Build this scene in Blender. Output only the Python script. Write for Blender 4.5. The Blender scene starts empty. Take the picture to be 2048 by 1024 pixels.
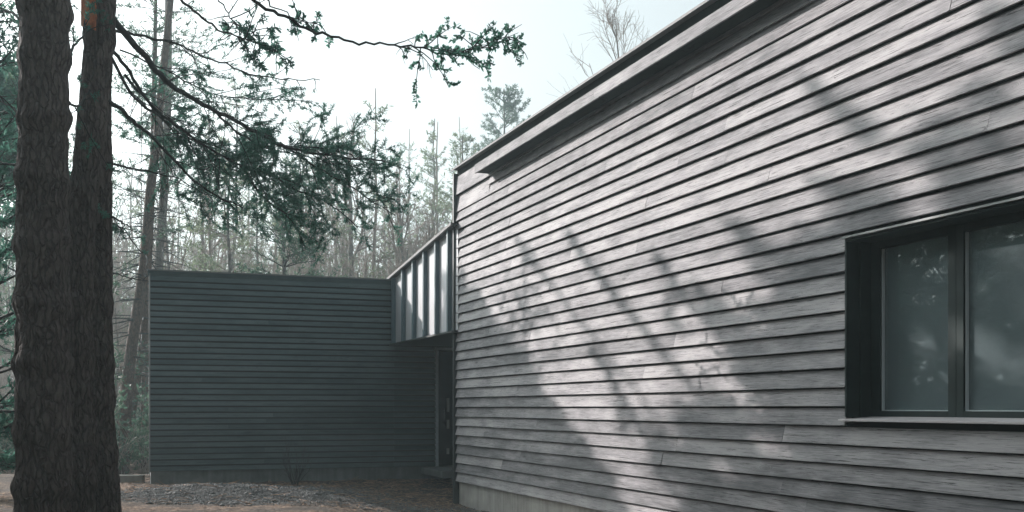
import bpy, math, random
import numpy as np
from mathutils import Vector
random.seed(7); rng = np.random.default_rng(7)
S = bpy.context.scene
COL = S.collection
R = math.radians
F = 2225.0; EYE = 1.6; HZ = 815.0

def P(px, py, Y):
    """point seen at photo pixel (px, py) at distance Y"""
    return np.array([(px-1024)/F*Y, Y, EYE+(HZ-py)/F*Y])

# ------------------------------------------------------------------ objects
def tag(o, label=None, cat=None, group=None, kind=None):
    if label: o['label'] = label
    if cat: o['category'] = cat
    if group: o['group'] = group
    if kind: o['kind'] = kind
    return o

def empty(name, loc, rz=0, **kw):
    o = bpy.data.objects.new(name, None); COL.objects.link(o)
    o.location = loc; o.rotation_euler = (0, 0, rz); o.empty_display_size = .2
    return tag(o, **kw)

def link(name, me, mat, parent=None, smooth=False, **kw):
    o = bpy.data.objects.new(name, me); COL.objects.link(o)
    if mat is not None:
        for m in (mat if isinstance(mat, (list, tuple)) else [mat]): me.materials.append(m)
    if parent: o.parent = parent
    if smooth: me.shade_smooth()
    return tag(o, **kw)

class MB:
    def __init__(s): s.v = []; s.f = []; s.c = []; s.col = 0.0
    def add(s, vs, fs):
        n = len(s.v); s.v += [tuple(v) for v in vs]
        for f in fs: s.f.append([i+n for i in f]); s.c.append(s.col)
        return s
    def box(s, x0, x1, y0, y1, z0, z1):
        return s.add([(x0,y0,z0),(x1,y0,z0),(x1,y1,z0),(x0,y1,z0),(x0,y0,z1),(x1,y0,z1),(x1,y1,z1),(x0,y1,z1)],
              [(0,3,2,1),(4,5,6,7),(0,1,5,4),(1,2,6,5),(2,3,7,6),(3,0,4,7)])
    def prism_x(s, prof, xs, jit=None):
        """profile of (y,z) points swept along the x stations; counter-clockwise seen from +x"""
        k = len(prof); vs = []; fs = []
        for i, x in enumerate(xs):
            for j, (y, z) in enumerate(prof):
                dy, dz = jit[i] if jit else (0, 0)
                vs.append((x, y+dy, z+dz))
        for i in range(len(xs)-1):
            for j in range(k):
                a, b = i*k+j, i*k+(j+1) % k
                fs.append((a, a+k, b+k, b))
        fs.append(tuple(range(k))); fs.append(tuple((len(xs)-1)*k+j for j in range(k))[::-1])
        return s.add(vs, fs)
    def build(s, name, mat, parent=None, bevel=0, smooth=False, **kw):
        me = bpy.data.meshes.new(name); me.from_pydata(s.v, [], s.f)
        if len(set(s.c)) > 1:
            at = me.attributes.new('board', 'FLOAT', 'FACE'); at.data.foreach_set('value', s.c)
        o = link(name, me, mat, parent, smooth, **kw)
        import bmesh
        bm = bmesh.new(); bm.from_mesh(me); bmesh.ops.recalc_face_normals(bm, faces=bm.faces); bm.to_mesh(me); bm.free()
        if bevel:
            m = o.modifiers.new('bevel', 'BEVEL'); m.width = bevel; m.segments = 2; m.limit_method = 'ANGLE'
        return o

def np_mesh(name, verts, faces):
    """verts (N,3), faces (M,k)"""
    me = bpy.data.meshes.new(name); verts = np.ascontiguousarray(verts, dtype=np.float32); faces = np.ascontiguousarray(faces, dtype=np.int32)
    M, k = faces.shape
    me.vertices.add(len(verts)); me.vertices.foreach_set('co', verts.ravel())
    me.loops.add(M*k); me.loops.foreach_set('vertex_index', faces.ravel())
    me.polygons.add(M); me.polygons.foreach_set('loop_start', np.arange(0, M*k, k, dtype=np.int32))
    me.update(calc_edges=True); me.validate()
    return me

# ------------------------------------------------------------------ wood and leaves as arrays
def unit(a): return a/np.maximum(np.linalg.norm(a, axis=-1, keepdims=True), 1e-9)

class Plant:
    """collects branch segments and leaf tufts"""
    def __init__(s): s.seg = []; s.tc = []; s.td = []
    def line(s, pts, r0, r1):
        n = len(pts)-1
        for i in range(n):
            a = r0+(r1-r0)*i/n; b = r0+(r1-r0)*(i+1)/n
            s.seg.append((*pts[i], *pts[i+1], a, b))
    def tuft(s, c, d): s.tc.append(tuple(c)); s.td.append(tuple(d))
    def wood(s, sides=4):
        a = np.array(s.seg)
        if len(a) == 0: return None
        p0, p1, r0, r1 = a[:, :3], a[:, 3:6], a[:, 6], a[:, 7]
        d = unit(p1-p0); ref = np.where(np.abs(d[:, 2:3]) < .8, [[0, 0, 1.]], [[1., 0, 0]])
        x = unit(np.cross(d, ref)); y = np.cross(d, x)
        V = []
        for k in range(sides):
            t = 2*math.pi*k/sides
            o = x*math.cos(t)+y*math.sin(t); V.append((p0+o*r0[:, None], p1+d*r1[:, None]*.3+o*r1[:, None]))
        V = np.stack([np.stack(q, 1) for q in V], 1)        # seg, side, end, 3
        n = len(a); base = np.arange(n)[:, None]*sides*2
        fs = []
        for k in range(sides):
            k2 = (k+1) % sides
            fs.append(np.concatenate([base+k*2, base+k2*2, base+k2*2+1, base+k*2+1], 1))
        return V.reshape(-1, 3), np.concatenate(fs, 0)
    def leaves(s, n=10, length=.08, width=.006, spread=.7, cup=0.0):
        c = np.repeat(np.array(s.tc), n, 0); d = np.repeat(unit(np.array(s.td)), n, 0)
        m = len(c)
        d = unit(d*.75+rng.normal(size=(m, 3))*spread)
        w = unit(np.cross(d, rng.normal(size=(m, 3))))
        L = length*rng.uniform(.6, 1.25, (m, 1)); W = width*rng.uniform(.7, 1.3, (m, 1))
        c = c+rng.normal(size=(m, 3))*length*.12
        q = np.stack([c-w*W*.35, c+w*W*.35, c+d*L*.55+w*W, c+d*L+w*W*.15, c+d*L-w*W*.15, c+d*L*.55-w*W], 1)
        V = q.reshape(-1, 3); b = np.arange(m)[:, None]*6
        return V, np.concatenate([b+[[0, 1, 2, 5]], b+[[5, 2, 3, 4]]], 0)

def merge(parts):
    V = []; Fc = []; n = 0
    for v, f in parts: V.append(v); Fc.append(f+n); n += len(v)
    return np.concatenate(V), np.concatenate(Fc)

def bend(p, d, L, n, droop=0., wander=.12, rs=random):
    """a curved branch polyline"""
    pts = [np.array(p, float)]; d = np.array(d, float); d /= np.linalg.norm(d)
    for i in range(n):
        d = d+np.array([rs.gauss(0, wander), rs.gauss(0, wander), rs.gauss(0, wander)-droop]); d /= np.linalg.norm(d)
        pts.append(pts[-1]+d*L/n)
    return pts

def along(pts, t):
    k = t*(len(pts)-1); i = min(int(k), len(pts)-2); f = k-i
    return pts[i]*(1-f)+pts[i+1]*f, unit(pts[i+1]-pts[i])

def side_dir(d, ang, roll):
    ref = np.array([0, 0, 1.]) if abs(d[2]) < .9 else np.array([1., 0, 0])
    x = unit(np.cross(d, ref)); y = np.cross(x, d)
    return unit(d*math.cos(ang)+(x*math.cos(roll)+y*math.sin(roll))*math.sin(ang))

def pine(H, r, h0, Rc, rs, whorl=.55, sub=.28, lean=(0, 0), top_flat=.0, tstep=.13, keep=1.0, up=.1, per=(3, 5), dead=0):
    """(trunk plant, crown plant) with the base at the origin"""
    T = Plant(); C = Plant()
    tp = [np.array([0, 0, -.3])]
    for i in range(1, 11):
        f = i/10; tp.append(np.array([lean[0]*f*H+rs.gauss(0, .012*H*.3), lean[1]*f*H+rs.gauss(0, .012*H*.3), H*f]))
    T.line(tp, r, r*.12)
    z = h0*H*(.35 if dead else 1)
    while z < H*.985:
        f = z/H; live = f >= h0
        g = (f-h0)/(1-h0) if live else 0
        Lb = Rc*((1-g)**.75*(1-top_flat)+top_flat*min(1, (1-g)*5)**.5)*(.55+.45*min(1, g*6)) if live else Rc*.45
        for k in range(rs.randint(*per)):
            if live and rs.random() > keep: continue
            az = rs.uniform(0, 6.283); el = up+g*.5+rs.gauss(0, .12) if live else rs.gauss(-.1, .15)
            p, _ = along(tp, f); d = np.array([math.cos(az)*math.cos(el), math.sin(az)*math.cos(el), math.sin(el)])
            L = Lb*rs.uniform(.55, 1.15)+.15
            b = bend(p, d, L, 5, -.03 if live else .03, .09, rs)
            C.line(b, max(.012, r*.28*(1-f*.6)), .005)
            if not live:
                for q in range(int(L/.5)):
                    s0, sd = along(b, rs.uniform(.3, 1)); C.line(bend(s0, side_dir(sd, .9, rs.uniform(0, 6.28)), L*.3, 3, .02, .2, rs), .006, .003)
                continue
            t = .22; sgn = 1
            while t < 1:
                s0, sd = along(b, t); l2 = L*.42*(1.15-t)*rs.uniform(.5, 1.2)+.12
                dd = side_dir(sd, rs.uniform(.6, 1.0), (0 if sgn > 0 else math.pi)+rs.gauss(.15, .35)); sgn = -sgn
                q = bend(s0, dd, l2, 3, -.05, .12, rs); C.line(q, .007, .003)
                u = .25
                while u <= 1.01:
                    c0, cd = along(q, min(u, .999)); C.tuft(c0, cd+np.array([0, 0, .35])); u += tstep/l2
                t += sub/L
            C.tuft(b[-1], unit(b[-1]-b[-2])+np.array([0, 0, .3]))
        z += whorl*rs.uniform(.6, 1.4)
    return T, C

def bare(H, r, rs, fork=.35, spread=.5, lim=(9, 6, 6), lean=(0, 0), wig=.1, fan=0):
    T = Plant(); C = Plant()
    tp = bend((0, 0, -.3), (lean[0], lean[1], 1), H*.8, 9, 0, wig*.5, rs)
    T.line(tp, r, r*.25)
    def go(p, d, L, rad, lv):
        b = bend(p, d, L, 5 if lv < 2 else 3, -.06, wig+.05*lv, rs); C.line(b, rad, max(rad*.35, .003))
        if lv >= len(lim): return
        for i in range(lim[lv]):
            t = rs.uniform(.2, 1); s0, sd = along(b, min(t, .999))
            go(s0, side_dir(sd, rs.uniform(.35, .85)*(1 if lv else spread*2), rs.uniform(0, 6.283)), L*rs.uniform(.35, .62)*(1.2-t*.5), max(rad*(.6-.2*t), .0035), lv+1)
    for i in range(lim[0]+5):
        t = fork+(1-fork)*(i+rs.random())/(lim[0]+5); t = min(t, .999)
        s0, sd = along(tp, t)
        go(s0, side_dir(sd, rs.uniform(.4, .8)*spread*2*(1-.4*t), rs.uniform(0, 6.283)), H*rs.uniform(.22, .42)*(1.25-t), r*(.62-.35*t), 1)
    return T, C

# ------------------------------------------------------------------ materials
def new_mat(name):
    m = bpy.data.materials.new(name); m.use_nodes = True; nt = m.node_tree; nt.nodes.clear()
    out = nt.nodes.new('ShaderNodeOutputMaterial'); b = nt.nodes.new('ShaderNodeBsdfPrincipled'); nt.links.new(b.outputs[0], out.inputs[0])
    return m, nt, b, out
def N(nt, t, **kw):
    n = nt.nodes.new(t)
    for k, v in kw.items():
        if k.startswith('_'): setattr(n, k[1:], v)
    return n
def setin(n, **kw):
    for k, v in kw.items(): n.inputs[k.replace('_', ' ')].default_value = v
    return n
def noise(nt, vec, scale, detail=4, rough=.55, dist=0):
    n = nt.nodes.new('ShaderNodeTexNoise'); n.inputs['Scale'].default_value = scale; n.inputs['Detail'].default_value = detail
    n.inputs['Roughness'].default_value = rough; n.inputs['Distortion'].default_value = dist
    if vec: nt.links.new(vec, n.inputs['Vector'])
    return n
def ramp(nt, fac, stops):
    n = nt.nodes.new('ShaderNodeValToRGB'); e = n.color_ramp.elements
    e[0].position, e[0].color = stops[0][0], (*stops[0][1], 1); e[1].position, e[1].color = stops[-1][0], (*stops[-1][1], 1)
    for p, c in stops[1:-1]: q = e.new(p); q.color = (*c, 1)
    nt.links.new(fac, n.inputs[0]); return n
def mapping(nt, src, scale=(1, 1, 1), loc=(0, 0, 0)):
    n = nt.nodes.new('ShaderNodeMapping'); n.inputs['Scale'].default_value = scale; n.inputs['Location'].default_value = loc
    nt.links.new(src, n.inputs['Vector']); return n.outputs[0]
def mixc(nt, fac, a, b, mode='MIX'):
    n = nt.nodes.new('ShaderNodeMix'); n.data_type = 'RGBA'; n.blend_type = mode
    for sock, v in ((0, fac), (6, a), (7, b)):
        if hasattr(v, 'links'): nt.links.new(v, n.inputs[sock])
        else: n.inputs[sock].default_value = v if sock == 0 else (*v, 1)
    return n.outputs[2]
def math_(nt, op, a, b=0.):
    n = nt.nodes.new('ShaderNodeMath'); n.operation = op
    for i, v in enumerate((a, b)):
        if hasattr(v, 'links'): nt.links.new(v, n.inputs[i])
        else: n.inputs[i].default_value = v
    return n.outputs[0]
def bump(nt, b, h, strength=.4, dist=.01):
    n = nt.nodes.new('ShaderNodeBump'); n.inputs['Strength'].default_value = strength; n.inputs['Distance'].default_value = dist
    nt.links.new(h, n.inputs['Height']); nt.links.new(n.outputs[0], b.inputs['Normal']); return n
def objco(nt): return nt.nodes.new('ShaderNodeTexCoord').outputs['Object']

def simple(name, col, rough=.6, var=.15, scale=6, metal=0, bumpd=.002, spec=.5):
    m, nt, b, out = new_mat(name); co = objco(nt)
    n = noise(nt, co, scale, 5); c = ramp(nt, n.outputs[0], [(.3, tuple(x*(1-var) for x in col)), (.7, tuple(x*(1+var) for x in col))])
    nt.links.new(c.outputs[0], b.inputs['Base Color']); b.inputs['Roughness'].default_value = rough; b.inputs['Metallic'].default_value = metal
    b.inputs['Specular IOR Level'].default_value = spec
    n2 = noise(nt, co, scale*12, 3); bump(nt, b, n2.outputs[0], .3, bumpd)
    return m

def board_wood(name, dark, mid, light, rough=(.62, .82), spec=.24, grain=1.0, knots=True, bstr=.85):
    """weathered boards: grain runs along local x, every board shifted by its own random number"""
    m, nt, b, out = new_mat(name); co = objco(nt)
    at = nt.nodes.new('ShaderNodeAttribute'); at.attribute_name = 'board'
    rnd = at.outputs['Fac']
    cx = nt.nodes.new('ShaderNodeCombineXYZ'); nt.links.new(math_(nt, 'MULTIPLY', rnd, 37.), cx.inputs[0]); nt.links.new(math_(nt, 'MULTIPLY', rnd, 11.), cx.inputs[2]); nt.links.new(math_(nt, 'MULTIPLY', rnd, 5.), cx.inputs[1])
    va = nt.nodes.new('ShaderNodeVectorMath'); va.operation = 'ADD'; nt.links.new(co, va.inputs[0]); nt.links.new(cx.outputs[0], va.inputs[1]); v = va.outputs[0]
    # knots warp the grain
    kn = nt.nodes.new('ShaderNodeTexVoronoi'); kn.inputs['Scale'].default_value = 1.0
    nt.links.new(mapping(nt, v, (1.1, 1.0, 5.0)), kn.inputs['Vector'])
    kd = kn.outputs['Distance']
    kmask = ramp(nt, kd, [(.03, (1, 1, 1)), (.16, (0, 0, 0))])
    warp = math_(nt, 'MULTIPLY', kmask.outputs[0], .09)
    wz = nt.nodes.new('ShaderNodeCombineXYZ'); nt.links.new(warp, wz.inputs[2])
    vb = nt.nodes.new('ShaderNodeVectorMath'); vb.operation = 'ADD'; nt.links.new(v, vb.inputs[0]); nt.links.new(wz.outputs[0], vb.inputs[1]); vk = vb.outputs[0]
    g1 = noise(nt, mapping(nt, vk, (1.3, 2.6, 60)), 1.6, 8, .66, 1.6)
    g2 = noise(nt, mapping(nt, vk, (5, 5, 150)), 1.5, 5, .6, .3)
    big = noise(nt, mapping(nt, v, (.9, 1, 3.2)), 1.3, 4, .6)
    cr = noise(nt, mapping(nt, vk, (1.7, 5, 120)), 1.0, 6, .75, 1.6)
    crack = ramp(nt, cr.outputs[0], [(.38, (0, 0, 0)), (.43, (1, 1, 1))])
    f = math_(nt, 'ADD', math_(nt, 'MULTIPLY', g1.outputs[0], .55*grain), math_(nt, 'ADD', math_(nt, 'MULTIPLY', g2.outputs[0], .32), math_(nt, 'MULTIPLY', math_(nt, 'SUBTRACT', big.outputs[0], .18), .75)))
    f = math_(nt, 'ADD', f, math_(nt, 'MULTIPLY', math_(nt, 'SUBTRACT', rnd, .5), .2))
    c = ramp(nt, f, [(.47, dark), (.64, mid), (.84, light)])
    col = mixc(nt, crack.outputs[0], tuple(x*.22 for x in dark), c.outputs[0])
    if knots:
        core = ramp(nt, kd, [(.03, (1, 1, 1)), (.10, (0, 0, 0))])
        rare = noise(nt, mapping(nt, v, (.7, 1, 3)), 1.7, 1); rr = ramp(nt, rare.outputs[0], [(.40, (0, 0, 0)), (.48, (1, 1, 1))])
        km = math_(nt, 'MULTIPLY', core.outputs[0], rr.outputs[0]); col = mixc(nt, math_(nt, 'MULTIPLY', km, .75), col, tuple(x*.4 for x in dark))
    nt.links.new(col, b.inputs['Base Color'])
    rr2 = nt.nodes.new('ShaderNodeMapRange'); nt.links.new(g1.outputs[0], rr2.inputs[0]); rr2.inputs[3].default_value = rough[1]; rr2.inputs[4].default_value = rough[0]
    nt.links.new(rr2.outputs[0], b.inputs['Roughness']); b.inputs['Specular IOR Level'].default_value = spec
    h = math_(nt, 'ADD', math_(nt, 'MULTIPLY', g1.outputs[0], .6), math_(nt, 'ADD', math_(nt, 'MULTIPLY', g2.outputs[0], .25), math_(nt, 'MULTIPLY', crack.outputs[0], .5)))
    bump(nt, b, h, bstr, .004)
    return m

def leafmat(name, a, bcol, trans=.35):
    m, nt, b, out = new_mat(name); co = objco(nt)
    n = noise(nt, co, 1.3, 6, .7); c = ramp(nt, n.outputs[0], [(.35, a), (.65, bcol)])
    nt.links.new(c.outputs[0], b.inputs['Base Color']); b.inputs['Roughness'].default_value = .55; b.inputs['Specular IOR Level'].default_value = .3
    tr = nt.nodes.new('ShaderNodeBsdfTranslucent'); nt.links.new(c.outputs[0], tr.inputs[0])
    mx = nt.nodes.new('ShaderNodeMixShader'); mx.inputs[0].default_value = trans
    nt.links.new(b.outputs[0], mx.inputs[1]); nt.links.new(tr.outputs[0], mx.inputs[2]); nt.links.new(mx.outputs[0], out.inputs[0])
    return m

def barkmat(name, dark, light, scale=(1, 1, .22), s=14, bstr=.9, bd=.02):
    m, nt, b, out = new_mat(name); co = objco(nt)
    n0 = noise(nt, co, 5, 3); wv = nt.nodes.new('ShaderNodeVectorMath'); wv.operation = 'MULTIPLY_ADD'
    nt.links.new(n0.outputs['Color'], wv.inputs[0]); wv.inputs[1].default_value = (.12, .12, .12); nt.links.new(co, wv.inputs[2])
    vo = nt.nodes.new('ShaderNodeTexVoronoi'); vo.feature = 'DISTANCE_TO_EDGE'; vo.inputs['Scale'].default_value = s*2.2; nt.links.new(mapping(nt, wv.outputs[0], scale), vo.inputs['Vector'])
    n1 = noise(nt, mapping(nt, co, (1, 1, .35)), s*3, 7, .65); n2 = noise(nt, co, 2.2, 3)
    e = ramp(nt, vo.outputs['Distance'], [(.0, (0, 0, 0)), (.16, (1, 1, 1))])
    f = math_(nt, 'ADD', math_(nt, 'MULTIPLY', e.outputs[0], .16), math_(nt, 'ADD', math_(nt, 'MULTIPLY', n1.outputs[0], .7), math_(nt, 'MULTIPLY', n2.outputs[0], .2)))
    c = ramp(nt, f, [(.3, tuple(x*.5 for x in dark)), (.55, dark), (.85, light)])
    nt.links.new(c.outputs[0], b.inputs['Base Color']); b.inputs['Roughness'].default_value = .9; b.inputs['Specular IOR Level'].default_value = .2
    bump(nt, b, math_(nt, 'ADD', e.outputs[0], n1.outputs[0]), bstr, bd)
    return m

M = {}
M['siding'] = board_wood('weathered_grey_boards', (.108, .107, .114), (.212, .205, .215), (.37, .355, .362))
M['dark_siding'] = board_wood('dark_stained_boards', (.052, .084, .088), (.074, .114, .119), (.108, .150, .156), rough=(.6, .75), spec=.3, knots=False, bstr=.3)
M['backing'] = simple('dark_backing', (.01, .013, .013), .9)
M['black'] = simple('blackened_fascia', (.018, .026, .024), .9, .2, 8, 0, .001, .05)
M['trim'] = simple('dark_trim', (.03, .038, .038), .5)
M['panel'] = simple('grey_panel_metal', (.50, .51, .53), .5, .05, 3, 0, .001)
M['rib'] = simple('shade_toned_ribs', (.10, .155, .18), .5, .06, 3, 0, .001)  # slate tone puts the ribs' shaded sides into their colour
M['flash'] = simple('roof_flashing', (.24, .24, .24), .75, .1, 4, 0, .001, .2)
M['flash2'] = simple('dull_flashing', (.16, .17, .17), .45, .15, 4, .3, .001)
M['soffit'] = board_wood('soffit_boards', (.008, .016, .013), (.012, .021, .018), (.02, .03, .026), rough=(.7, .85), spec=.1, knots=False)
M['frame'] = simple('window_frame_paint', (.016, .026, .025), .65, .15, 8, 0, .001, .15) if 1 else simple('x', (.022, .032, .032), .45, .15, 8, 0, .001)
M['sill'] = simple('sunlit_tone_sill', (.42, .39, .40), .5, .08)  # pale pinkish tone stands in for sunlight missing on the sill
M['spacer'] = simple('pale_glazing_bead', (.5, .54, .56), .4, .05)
M['doorframe'] = simple('pale_door_frame', (.6, .66, .70), .5, .1)
M['interior'] = simple('dim_interior', (.12, .12, .12), .9)
M['roofing'] = simple('roof_membrane', (.06, .06, .06), .85)
M['bark'] = barkmat('dark_pine_bark', (.11, .092, .086), (.22, .185, .17), s=11, bstr=.9, bd=.035)
M['bark2'] = barkmat('red_pine_bark', (.10, .07, .055), (.26, .17, .13), s=10, bstr=.6)
M['barkgrey'] = barkmat('grey_bark', (.18, .17, .155), (.32, .30, .28), s=8, bstr=.5)
M['twig'] = simple('bare_twigs', (.30, .255, .225), .9, .3, 3)
M['twigdark'] = simple('dark_twigs', (.03, .034, .032), .9, .3, 3)
M['needle'] = leafmat('dark_needles', (.05, .15, .115), (.11, .25, .185), .55)
M['needle2'] = leafmat('green_needles', (.045, .10, .07), (.10, .17, .11), .45)
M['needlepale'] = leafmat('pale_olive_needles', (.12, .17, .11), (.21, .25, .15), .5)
M['torn'] = simple('torn_orange_wood', (.42, .13, .055), .8, .45, 22, 0, .01)

def concrete(name, a, b_, stain=.5):
    m, nt, b, out = new_mat(name); co = objco(nt)
    n1 = noise(nt, co, 2.5, 7, .65); n2 = noise(nt, mapping(nt, co, (9, 9, .6)), 1.2, 4); n3 = noise(nt, co, 60, 3)
    f = math_(nt, 'ADD', math_(nt, 'MULTIPLY', n1.outputs[0], .55), math_(nt, 'ADD', math_(nt, 'MULTIPLY', n2.outputs[0], .35), math_(nt, 'MULTIPLY', n3.outputs[0], .15)))
    c = ramp(nt, f, [(.38, a), (.66, b_)]); nt.links.new(c.outputs[0], b.inputs['Base Color'])
    b.inputs['Roughness'].default_value = .85; bump(nt, b, n3.outputs[0], .4, .004); return m
M['concrete'] = concrete('foundation_concrete', (.22, .21, .195), (.40, .385, .36))
M['concrete2'] = concrete('dark_concrete', (.10, .115, .115), (.22, .235, .23))  # darker, cooler grey than the other concrete

# glass: mirror-like by Fresnel, pale diffuse mix paints in the panes' haze
m, nt, b, out = new_mat('window_glass'); b0 = b
nt.nodes.remove(b)
fr = nt.nodes.new('ShaderNodeFresnel'); fr.inputs[0].default_value = 1.65
gl = nt.nodes.new('ShaderNodeBsdfGlossy'); gl.inputs['Roughness'].default_value = .015; gl.inputs['Color'].default_value = (.95, 1, 1, 1)
tr = nt.nodes.new('ShaderNodeBsdfTransparent'); tr.inputs[0].default_value = (.80, .86, .86, 1)
df = nt.nodes.new('ShaderNodeBsdfDiffuse'); df.inputs[0].default_value = (.42, .52, .55, 1)
dn = noise(nt, objco(nt), 9, 8, .8); dr = nt.nodes.new('ShaderNodeMapRange'); nt.links.new(dn.outputs[0], dr.inputs[0]); dr.inputs[3].default_value = .11; dr.inputs[4].default_value = .27
m1 = nt.nodes.new('ShaderNodeMixShader'); nt.links.new(fr.outputs[0], m1.inputs[0]); nt.links.new(tr.outputs[0], m1.inputs[1]); nt.links.new(gl.outputs[0], m1.inputs[2])
m2 = nt.nodes.new('ShaderNodeMixShader'); nt.links.new(dr.outputs[0], m2.inputs[0]); nt.links.new(m1.outputs[0], m2.inputs[1]); nt.links.new(df.outputs[0], m2.inputs[2])
nt.links.new(m2.outputs[0], out.inputs[0]); M['glass'] = m
M['curtain'] = simple('grey_blue_curtain', (.60, .68, .72), .9, .12, 2)

# ground: needle litter, grey gravel patch, bare earth
m, nt, b, out = new_mat('forest_ground'); co = objco(nt)
n1 = noise(nt, co, 1.1, 6, .65); n2 = noise(nt, co, 14, 6, .7); n3 = noise(nt, mapping(nt, co, (1, 1, 1)), 70, 4, .7)
earth = ramp(nt, n2.outputs[0], [(.32, (.07, .055, .045)), (.5, (.20, .145, .11)), (.68, (.38, .27, .20))])
dark = ramp(nt, n2.outputs[0], [(.3, (.05, .048, .042)), (.7, (.17, .14, .12))])
grav = ramp(nt, n3.outputs[0], [(.35, (.04, .042, .042)), (.55, (.11, .11, .108)), (.7, (.22, .215, .21))])
at = nt.nodes.new('ShaderNodeAttribute'); at.attribute_name = 'gravel'
c1 = mixc(nt, ramp(nt, n1.outputs[0], [(.42, (0, 0, 0)), (.58, (1, 1, 1))]).outputs[0], dark.outputs[0], earth.outputs[0])
gm = ramp(nt, math_(nt, 'ADD', at.outputs['Fac'], math_(nt, 'MULTIPLY', math_(nt, 'SUBTRACT', n2.outputs[0], .5), .9)), [(.42, (0, 0, 0)), (.58, (1, 1, 1))])
nt.links.new(mixc(nt, gm.outputs[0], c1, grav.outputs[0]), b.inputs['Base Color'])
b.inputs['Roughness'].default_value = .95; b.inputs['Specular IOR Level'].default_value = .15
bump(nt, b, math_(nt, 'ADD', n2.outputs[0], math_(nt, 'MULTIPLY', n3.outputs[0], .6)), .9, .05); M['ground'] = m
M['gravel'] = simple('gravel_chips', (.16, .162, .16), .9, .6, 9, spec=.15)
M['litter'] = simple('dry_leaf_litter', (.36, .23, .15), .8, .55, 7)

# ------------------------------------------------------------------ ground
U = np.array([.351, -.936]); NN = np.array([-.936, -.351])      # right wall: along it towards the camera; outwards
CORN = np.array([-.877, 18.4]); LINK0 = np.array([-2.365, 22.2])
def sm(a, b, x): t = np.clip((x-a)/(b-a), 0, 1); return t*t*(3-2*t)
def gh(x, y):
    x = np.asarray(x, float); y = np.asarray(y, float)
    z = .17-.17*sm(-3.2, -.9, x)*sm(23, 19, y)
    z = z+.15*np.exp(-(((x+4.6)/2.2)**2+((y-18.2)/1.3)**2))
    z = z+.03*np.sin(x*1.7+y*.9)*np.sin(y*1.3-x*.4)*sm(2, 6, np.abs(y-22)+1)
    z = z+.012*np.sin(x*6.1+1)*np.sin(y*7.3)
    z = z-.35*sm(23.5, 28, y)
    far = sm(45, 190, np.hypot(x, y-10)); z = z+far*5.0
    return z
def axis(a, b, fine0, fine1, step, coarse):
    v = [fine0]
    while v[-1] < fine1: v.append(v[-1]+step)
    s = step
    while v[-1] < b: s = min(s*1.25, coarse); v.append(v[-1]+s)
    s = step; w = []
    q = fine0
    while q > a: s = min(s*1.25, coarse); q -= s; w.append(q)
    return np.array(w[::-1]+v)
gx = axis(-260, 260, -8, 1.5, .06, 9); gy = axis(-60, 320, 15, 23, .06, 9)
X, Y = np.meshgrid(gx, gy); Z = gh(X, Y)
Z = Z+rng.normal(size=Z.shape)*.006*(np.abs(Y-19) < 6)
nx, ny = len(gx), len(gy); idx = np.arange(nx*ny).reshape(ny, nx)
fc = np.stack([idx[:-1, :-1], idx[:-1, 1:], idx[1:, 1:], idx[1:, :-1]], -1).reshape(-1, 4)
me = np_mesh('ground', np.stack([X, Y, Z], -1).reshape(-1, 3), fc)
GR = np.exp(-((((X+4.4)/1.9)**2+((Y-17.6)/1.45)**2)**1.4)) + .55*np.exp(-(((X+.9)/1.6)**2+((Y-16.8)/.9)**2))
a = me.attributes.new('gravel', 'FLOAT', 'POINT'); a.data.foreach_set('value', GR.astype(np.float32).ravel())
link('ground', me, M['ground'], smooth=True, kind='structure')

def chips(name, n, xr, yr, size, flat, mat, dens=None, **kw):
    V = []; Fc = []
    x = rng.uniform(*xr, n); y = rng.uniform(*yr, n)
    if dens is not None: k = rng.random(n) < dens(x, y); x, y = x[k], y[k]
    n = len(x); s = size*np.exp(rng.normal(size=n)*.4)
    base = np.array([[1, 0, 0], [0, 1, 0], [-1, 0, 0], [0, -1, 0], [0, 0, 1], [0, 0, -1]], float)
    ang = rng.uniform(0, 6.28, n); el = rng.uniform(.5, 1.3, (n, 3)); el[:, 2] *= flat; el[:, 0] *= 1.5 if flat > .3 else 2.2
    v = base[None]*el[:, None]*s[:, None, None]+rng.normal(size=(n, 6, 3))*(s*.12)[:, None, None]*(1 if flat > .3 else .5)
    c, sn = np.cos(ang)[:, None], np.sin(ang)[:, None]
    v = np.stack([v[..., 0]*c-v[..., 1]*sn, v[..., 0]*sn+v[..., 1]*c, v[..., 2]], -1)
    v += np.stack([x, y, gh(x, y)+s*flat*.4], -1)[:, None]
    tri = np.array([[0, 1, 4], [1, 2, 4], [2, 3, 4], [3, 0, 4], [1, 0, 5], [2, 1, 5], [3, 2, 5], [0, 3, 5]])
    f = (tri[None]+np.arange(n)[:, None, None]*6).reshape(-1, 3)
    return link(name, np_mesh(name, v.reshape(-1, 3), f), mat, kind='stuff', **kw)
def gden(x, y): return np.clip(1.3*np.exp(-((((x+4.4)/1.95)**2+((y-17.6)/1.5)**2)**1.4))+.7*np.exp(-(((x+.9)/1.8)**2+((y-16.8)/1.0)**2)), 0.02, 1)
chips('gravel', 60000, (-7.6, .6), (16.2, 20.5), .010, .6, M['gravel'], gden, label='grey gravel chips spread over the low mound before the dark wall', cat='gravel')
chips('leaf_litter', 22000, (-8.5, .6), (16.2, 23), .014, .12, M['litter'], lambda x, y: np.clip(1-.8*gden(x, y), .1, 1)*.9, label='dry brown leaves and needles strewn over the earth', cat='leaf litter')

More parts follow.
